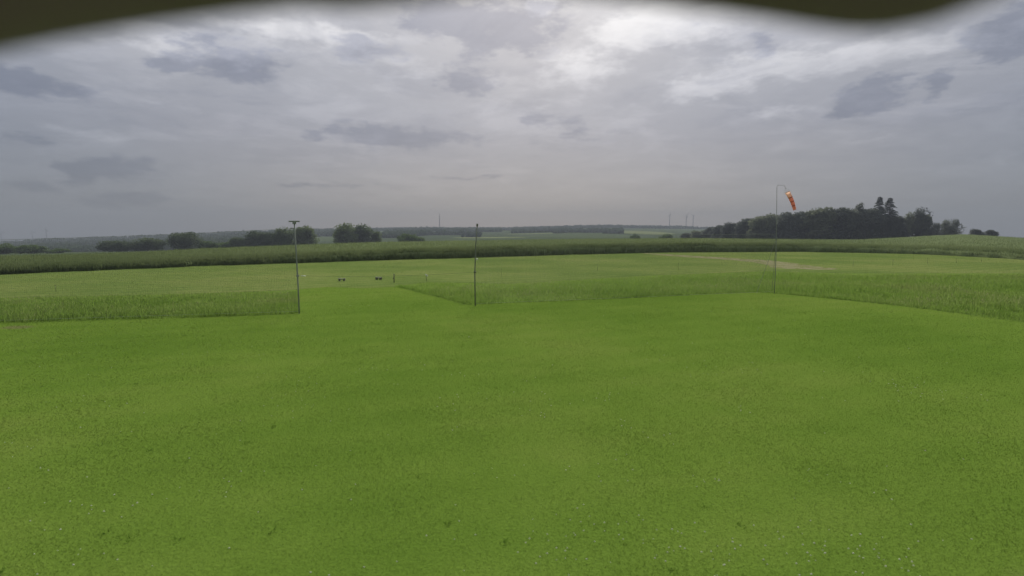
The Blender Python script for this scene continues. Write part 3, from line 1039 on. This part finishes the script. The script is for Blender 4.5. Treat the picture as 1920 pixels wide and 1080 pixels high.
far_wood('distant_forest', [(-0.3, 0.34, 1875, 2075, 3400), (0.3, 0.6, 1900, 2050, 700), (-0.22, -0.02, 1500, 1900, 1500), (0, 0.12, 1650, 1900, 700)], 'long blue-grey forest along the skyline ridge')
far_wood('distant_forest', [(0.08, 0.205, 1125, 1300, 750), (0, 0.11, 1350, 1425, 220)], 'darker tongue of forest before the pale field in the middle distance')
far_wood('distant_forest', [(-0.24, -0.06, 950, 1150, 900)], 'dark valley wood below the transmitter mast')
far_wood('distant_forest', [(-0.42, -0.25, 1150, 1950, 1000)], 'grey wooded slope seen between the hedgerow trees')
far_wood('distant_forest', [(-1.0, -0.40, 900, 1900, 2600)], 'dark wooded hillside below the left skyline')
far_wood('distant_forest', [(-0.98, -0.55, 750, 1000, 1400), (-0.6, -0.42, 1000, 1250, 420)], 'dark band of valley woodland far left')
far_wood('skyline_copses', [(-0.86, -0.85, 1975, 2000, 5), (-0.823, -0.813, 1975, 2000, 6), (-0.7, -0.692, 1975, 2000, 5), (-0.66, -0.655, 1975, 2000, 4), (-0.55, -0.3, 1950, 2025, 260)], 'small tree clumps along the left skyline')

# ------------------------------------------------------------------ transmitter mast and wind turbines
mx, my = -269.5, 2000.0
zb = float(country(mx, my))
ms = empty('transmitter_mast', (mx, my, zb))
tag(ms, 'tall thin transmitter mast rising from the wooded skyline', 'mast')
Hm = 67.2 - zb
MB().tube([(0, 0, -1), (0, 0, Hm * .62), (0, 0, Hm * .78)], [1.5, 1.15, 1.0], 10).build('shaft', M['mast'], ms, True)
MB().tube([(0, 0, Hm * .78), (0, 0, Hm * .93), (0, 0, Hm)], [.75, .6, .25], 8).build('antenna', M['mast'], ms, True)
for q in (.36, .55, .78):
    MB().tube([(0, 0, Hm * q), (0, 0, Hm * q + .8)], [1.8, 1.8], 12).build('platform', M['mast'], ms)


def blade_mesh():
    m = MB()
    m.tube([(0, 0, 0), (0, 0, 6), (0, 0, 24), (0, 0, 42)], [1.0, 1.5, .9, .2], 6)
    return m.mesh('turbine_blade', True)


BL = blade_mesh()
BL.materials.append(M['turbine'])
TW = MB().tube([(0, 0, -2), (0, 0, 50), (0, 0, 100)], [3.4, 2.8, 2.2], 12).mesh('turbine_tower', True)
TW.materials.append(M['turbine'])
NA = MB().box((0, 0.5, 101), (5.2, 12, 5.4)).mesh('turbine_nacelle')
NA.materials.append(M['turbine'])
HB = MB().tube([(0, -5.4, 101), (0, -8.2, 101)], [2.2, 1.0], 10).mesh('turbine_hub', True)
HB.materials.append(M['turbine'])
for i, (x, y, zt, lab) in enumerate([(762.7, 2600, 80.2, 'leftmost of three wind turbines left of the wood'), (842.8, 2600, 75.2, 'middle wind turbine of the three left of the wood'),
                                     (876.2, 2600, 75.2, 'rightmost of three wind turbines, nearest the wood'), (-2382.4, 2500, -8.8, 'wind turbine at the very left edge of the skyline'),
                                     (-2237.7, 2500, -3.8, 'second wind turbine from the left edge of the skyline'), (-2171.9, 2500, 8.2, 'tallest of the wind turbines on the left skyline')]):
    t = empty('wind_turbine', (x, y, zt - 52), math.atan2(-x, y) * 0.6 + 0.4)
    t.scale = (.5, .5, .5)
    tag(t, lab, 'wind turbine', 'wind turbines on the skyline')
    add('tower', TW, None, t)
    add('nacelle', NA, None, t)
    add('hub', HB, None, t)
    for k in range(3):
        b = add('rotor_blade', BL, None, t)
        b.location = (0, -7, 101)
        b.rotation_euler = (0, R(120 * k + 25 * i), 0)

# ------------------------------------------------------------------ net poles
p1 = empty('net_pole', (-9.0, 22.32, 0))
tag(p1, 'grey steel pole topped by a flat crossbar, at the left of the opening', 'pole', 'net poles')
MB().tube([(0, 0, -.3), (0, 0, 1.2), (-.02, 0, 2.6), (-.045, 0, 3.84)], [.029, .028, .027, .026], 12).build('shaft', M['steel'], p1, True)
MB().box((-.045, 0, 3.87), (.42, .10, .055)).build('crossbar', M['steel'], p1)
MB().box((-.045, 0, 3.80), (.11, .11, .08)).build('bracket', M['steel'], p1)
MB().tube([(-.04, 0, 3.585), (-.21, -.02, 3.60)], .018, 8).build('hook', M['steel'], p1)
MB().tube([(-.0, 0, 1.57), (0, 0, 1.64)], .062, 12).build('collar', M['steel'], p1)

p2 = empty('net_pole', (-1.72, 24.73, 0))
tag(p2, 'slim dark wooden pole with a plain top, at the right of the opening', 'pole', 'net poles')
MB().tube([(0, 0, -.3), (-.01, 0, 1.5), (.04, 0, 2.8), (.115, 0, 3.70)], [.028, .027, .025, .023], 12).build('shaft', M['wood_pole'], p2, True)
MB().tube([(.115, 0, 3.68), (.12, 0, 3.80)], .042, 10).build('cap', M['dark_wood'], p2)
MB().tube([(0, 0, 1.54), (0, 0, 1.61)], .062, 10).build('collar', M['dark_wood'], p2)
MB().box((.10, -.05, 2.18), (.10, .03, .05)).build('insulator', M['white'], p2)

# windsock pole and its guy wires
p3 = empty('windsock_pole', (14.68, 29.63, 0))
tag(p3, 'tall thin pole with a bent top arm that carries the windsock', 'pole')
pts = [(0, 0, -.3), (-.02, 0, 2), (-.09, 0, 4), (-.17, 0, 5.80), (-.16, 0, 5.92), (-.08, 0, 5.965), (.24, 0, 5.95)]
MB().tube(pts, [.017, .016, .014, .011, .010, .009, .008], 10).build('shaft', M['steel'], p3, True)
for dx_, dy_ in ((-1.0, 0.0), (0.5, 1.3)):
    MB().tube([(-.06, 0, 3.05), (dx_, dy_, 0.0)], .008, 6).build('guy_wire', M['steel'], p3)
MB().tube([(-.06, 0, 3.02), (-.06, 0, 3.10)], .045, 10).build('collar', M['steel'], p3)

ws = empty('windsock', (14.92, 29.63, 5.945))
tag(ws, 'faded orange windsock with dark bands hanging limp from the pole arm', 'windsock')
a0, a1 = Vector((.17, 0, -.36)), Vector((.62, -.02, -1.32))
ax = (a1 - a0)
MB().tube([(0, 0, 0), (.06, 0, -.13)], .006, 6).build('hanging_line', M['steel'], ws)
ringm = MB()
for k in range(3):
    an = k * 2.094
    s_ = a0 + Vector((math.cos(an) * .15, math.sin(an) * .16, math.cos(an) * .07))
    ringm.tube([(.06, 0, -.13), tuple(s_)], .004, 5)
ringm.build('bridle', M['steel'], ws)
u_ = ax.normalized().orthogonal().normalized()
q_ = ax.normalized().cross(u_)


def sock_part(name, k0, k1, material, grow=1.0):
    vs, fs = [], []
    N, Mm = 20, 7
    for i in range(Mm):
        k = k0 + (k1 - k0) * i / (Mm - 1)
        rad = (0.125 - 0.045 * k) * grow * (1 + .04 * math.sin(k * 31))
        c = a0 + ax * k + Vector((.05 * math.sin(k * 3.0), 0, 0))
        for j in range(N):
            an = 2 * math.pi * j / N
            rr_ = rad * (1 + .06 * math.sin(3 * an + k * 5))
            vs.append(c + (u_ * math.cos(an) + q_ * math.sin(an)) * rr_)
    for i in range(Mm - 1):
        for j in range(N):
            a = i * N + j
            b = i * N + (j + 1) % N
            fs.append((a, b, b + N, a + N))
    mb = MB()
    mb.v, mb.f = vs, fs
    return mb.build(name, material, ws, True)


segs = [(0, .27, 'orange_pale'), (.325, .50, 'orange'), (.555, .73, 'orange'), (.785, 1.0, 'orange')]  # top section in a paler orange than the rest
for i, (k0, k1, mt) in enumerate(segs):
    sock_part('cloth_section', k0, k1, M[mt])
    if i < 3:
        sock_part('dark_band', k1, segs[i + 1][0], M['stripe'])
hoop = MB()
cpts = [a0 + (u_ * math.cos(2 * math.pi * j / 20) + q_ * math.sin(2 * math.pi * j / 20)) * .128 for j in range(21)]
hoop.tube([tuple(p) for p in cpts], .009, 6, False)
hoop.build('hoop', M['steel'], ws, True)


# ------------------------------------------------------------------ safety nets and ropes
def net(name, A_, B_, z0a, z0b, z1a, z1b, label, mesh=0.065, tw=0.0016):
    A_, B_ = Vector((*A_, 0)), Vector((*B_, 0))
    L = (B_ - A_).length
    root = empty(name, A_)
    tag(root, label, 'net')
    d = (B_ - A_) / L
    side = Vector((-d.y, d.x, 0))
    m = MB()

    def sag(s):
        return 4 * (s / L) * (1 - s / L) * 0.10

    def P(s, k):
        top = z1a + (z1b - z1a) * s / L - sag(s)
        bot = z0a + (z0b - z0a) * s / L
        z = bot + (top - bot) * k
        belly = 0.05 * math.sin(s * 1.3) * math.sin(k * 3.14)
        return d * s + side * belly + Vector((0, 0, z))
    n = int(L / mesh)
    for i in range(n + 1):
        s = L * i / n
        m.tube([P(s, k) for k in (0, .5, 1)], tw, 3, False)
    rows = int((z1a - z0a) / mesh)
    ns = max(6, int(L / 0.8))
    for j in range(1, rows):
        m.tube([P(L * i / ns, j / rows) for i in range(ns + 1)], tw, 3, False)
    o = m.build('netting', M['net'], root)
    o['kind'] = 'stuff'
    t = MB()
    t.tube([P(L * i / ns, 1) for i in range(ns + 1)], .0065, 6)
    t.build('top_rope', M['steel'], root, True)
    b = MB()
    b.tube([P(L * i / ns, 0) for i in range(ns + 1)], .003, 6)
    b.build('bottom_rope', M['rope'], root, True)
    return root


net('safety_net', (-9.05, 22.31), (-24.5, 18.9), 0.10, 0.10, 3.58, 3.06, 'fine see-through safety net left of the crossbar pole')
net('safety_net', (-1.68, 24.74), (14.62, 29.62), 0.10, 0.10, 3.55, 3.3, 'fine see-through safety net between the plain pole and the windsock pole')

rp = MB()
NP = 24
for zA, zB, sg, nm, lab, rd, mt in [(1.61, 1.58, .10, 'barrier_rope', 'thin rope strung waist-high across the opening between the poles', .003, 'net'),
                                   (3.60, 3.56, .05, 'head_wire', 'thin wire strung overhead between the tops of the two poles', .004, 'steel')]:
    m = MB()
    pts = []
    for i in range(NP + 1):
        k = i / NP
        pts.append((-9.0 + 7.28 * k, 22.32 + 2.41 * k, zA + (zB - zA) * k - sg * 4 * k * (1 - k)))
    o0 = Vector(pts[0])
    m.tube([Vector(p) - o0 for p in pts], rd, 6)
    root = empty(nm, o0)
    tag(root, lab, 'rope' if nm == 'barrier_rope' else 'wire')
    m.build('line', M[mt], root, True)
    if nm == 'barrier_rope':
        MB().tube([(.12, .04, -.012), (.30, .10, -.022)], .016, 8).build('pale_sleeve', M['white'], root, True)

# ------------------------------------------------------------------ small things on the airstrip
def low_bench(x, y, rz, label):
    o = empty('low_stand', (x, y, 0), rz)
    o.scale = (.9, .9, .85)
    tag(o, label, 'stand', 'low stands on the airstrip')
    for s in (-1, 1):
        leg = MB()
        leg.box((s * .17, 0, .08), (.13, .22, .16))
        leg.box((s * .17 + s * .02, 0, .18), (.17, .16, .04))
        leg.build('block', M['dark_wood'], o)
    MB().box((0, 0, .213), (.56, .12, .025)).build('board', M['pale_board'], o)
    MB().box((0, 0, .15), (.17, .05, .05)).build('brace', M['wood_pole'], o)
    return o


low_bench(-11.82, 36.9, 0.1, 'left of two low dark stands with pale boards on the airstrip')
low_bench(-9.51, 37.9, -0.25, 'right of two low dark stands with pale boards on the airstrip')

st = empty('marker_post', (-7.94, 35.75, 0))
tag(st, 'short dark post at the corner where the tall grass meets the path', 'post')
MB().tube([(0, 0, -.1), (0, 0, .3), (0.01, 0, .56)], [.032, .032, .028], 8).build('shaft', M['dark_wood'], st, True)
MB().box((-.02, -.01, .30), (.12, .06, .05)).build('clamp', M['dark_wood'], st)
MB().tube([(0.01, 0, .56), (0.01, 0, .60)], .04, 8).build('cap', M['wood_pole'], st)

bd = empty('marker_board', (-5.9, 36.6, 0))
tag(bd, 'small white tilted board sticking out of the tall grass', 'board')
MB().tube([(0, 0, -.1), (0, 0, .42)], .014, 8).build('stake', M['dark_wood'], bd, True)
MB().box((0.02, -.02, .43), (.22, .02, .07), Matrix.Rotation(R(32), 3, 'Y')).build('plate', M['white'], bd)

STK = [(-25.95, 30.15, .42, 'lone short stake in the grass on the far left'), (-0.81, 40.3, .62, 'thin stake just right of the plain pole at the back of the tall grass'),
       (7.41, 46.2, .60, 'thin stake halfway between the plain pole and the windsock pole'), (14.84, 47.5, .60, 'thin stake left of the worn patch of track'),
       (33.1, 51.7, .62, 'first thin stake right of the windsock pole'), (38.1, 53.3, .60, 'second thin stake right of the windsock pole'), (43.5, 55.8, .62, 'third thin stake right of the windsock pole'),
       (48.1, 57.7, .56, 'fourth thin stake right of the windsock pole'), (51.6, 58.6, .52, 'last thin stake of the row toward the right edge')]
SM = MB().tube([(0, 0, -.2), (0, 0, .5), (0.01, 0, 1.0)], [.010, .009, .008], 7).mesh('stake_shaft', True)
SM.materials.append(M['dark_wood'])
SC = MB().box((0.01, 0, .93), (.04, .035, .06)).mesh('stake_clip')
SC.materials.append(M['dark_wood'])
for x, y, hh_, lab in STK:
    o = empty('fence_stake', (x, y, 0), random.uniform(0, 3))
    o.scale = (1, 1, hh_)
    tag(o, lab, 'stake', 'thin stakes along the airstrip')
    add('shaft', SM, None, o)
    add('clip', SC, None, o)

# ------------------------------------------------------------------ roof edge hanging over the viewpoint, with an unseen hut added behind
EDGE_PTS = [(-0.3359, 0.0812), (-0.3003, 0.089), (-0.2768, 0.0929), (-0.2415, 0.0998), (-0.1892, 0.108), (-0.1459, 0.1135), (-0.1143, 0.1165), (-0.0858, 0.1157), (-0.0571, 0.1178), (-0.0285, 0.1211), (-0.0057, 0.1241), (0.0228, 0.1235), (0.0371, 0.1216), (0.0599, 0.1192), (0.0829, 0.1168), (0.1116, 0.1135), (0.1404, 0.1097), (0.1664, 0.1058), (0.1837, 0.1042), (0.2009, 0.105), (0.2235, 0.1094), (0.2429, 0.1165), (0.2595, 0.1225), (0.284, 0.1333), (0.3231, 0.1386)]
ev = empty('clubhouse', (0, -0.6, 0))
tag(ev, 'dark out-of-focus roof edge of the hut sagging across the top of the view', 'hut')
left_ = [(-6.5 + 0.22 * i, 0.108 + 0.022 * math.sin(i * 1.3) + 0.012 * math.sin(i * 0.53)) for i in range(28)]
right_ = [(0.42 + 0.22 * i, 0.112 + 0.022 * math.sin(i * 1.1 + 1) + 0.012 * math.sin(i * 0.47)) for i in range(28)]
ROOF = left_ + EDGE_PTS + right_
vs, fs = [], []
ys = [0.30, 0.296, 0.27, 0.2, 0.1, -0.05, -0.4, -2.5, -4.6]
nE = len(ROOF)
for side in (0, 1):
    for k, yy in enumerate(ys):
        fl = max(0.0, 1 - max(0, (0.1 - yy)) / 0.6)
        for (x, z) in ROOF:
            up = 0.0 if side == 0 else 0.018
            if k == 0:
                up = 0.004 if side == 0 else 0.014
            vs.append(Vector((x, yy + 0.6, 3.5 + (z * fl + 0.115 * (1 - fl)) + up + (0.3 - max(yy, -0.4)) * 0.10 + max(0, -0.4 - yy) * 0.5)))  # rear rows climb steeply, shaped to block sky light from the near lawn
L_ = len(ys)
for side in (0, 1):
    b0 = side * nE * L_
    for k in range(L_ - 1):
        for i in range(nE - 1):
            a = b0 + k * nE + i
            q = (a, a + 1, a + 1 + nE, a + nE)
            fs.append(q if side else q[::-1])
top = nE * L_
for i in range(nE - 1):
    fs.append((i, i + 1, top + i + 1, top + i))
    e = (L_ - 1) * nE
    fs.append((e + i + 1, e + i, top + e + i, top + e + i + 1))
mb = MB()
mb.v, mb.f = vs, fs
mb.build('roof_sheet', M['eave'], ev, True)
wl = MB()
wl.box((0, 0.0, 1.80), (12.6, .08, 3.62)).box((-6.26, -1.95, 1.80), (.08, 3.80, 3.62)).box((6.26, -1.95, 1.80), (.08, 3.80, 3.62)).box((0, -3.9, 1.80), (12.6, .08, 3.62))  # unseen hut walls, added to darken the near end of the lawn
wl.build('wall', M['hut_wall'], ev)

# ------------------------------------------------------------------ haze
hz = MB().box((0, 0, 0), (6700, 6700, 230)).mesh('haze')
m_, t_, o_ = mat('haze_air')
pv = t_.n('ShaderNodeVolumePrincipled')
pv.inputs['Color'].default_value = (.36, .395, .45, 1)
pv.inputs['Density'].default_value = 4.0e-4
pv.inputs['Anisotropy'].default_value = 0.0
t_.put(o_.inputs['Volume'], pv.outputs[0])
ho = add('haze', hz, m_)
ho.location = (0, 0, 0.0)
tag(ho, 'thin pale haze in the air over the countryside', None, None, 'stuff')
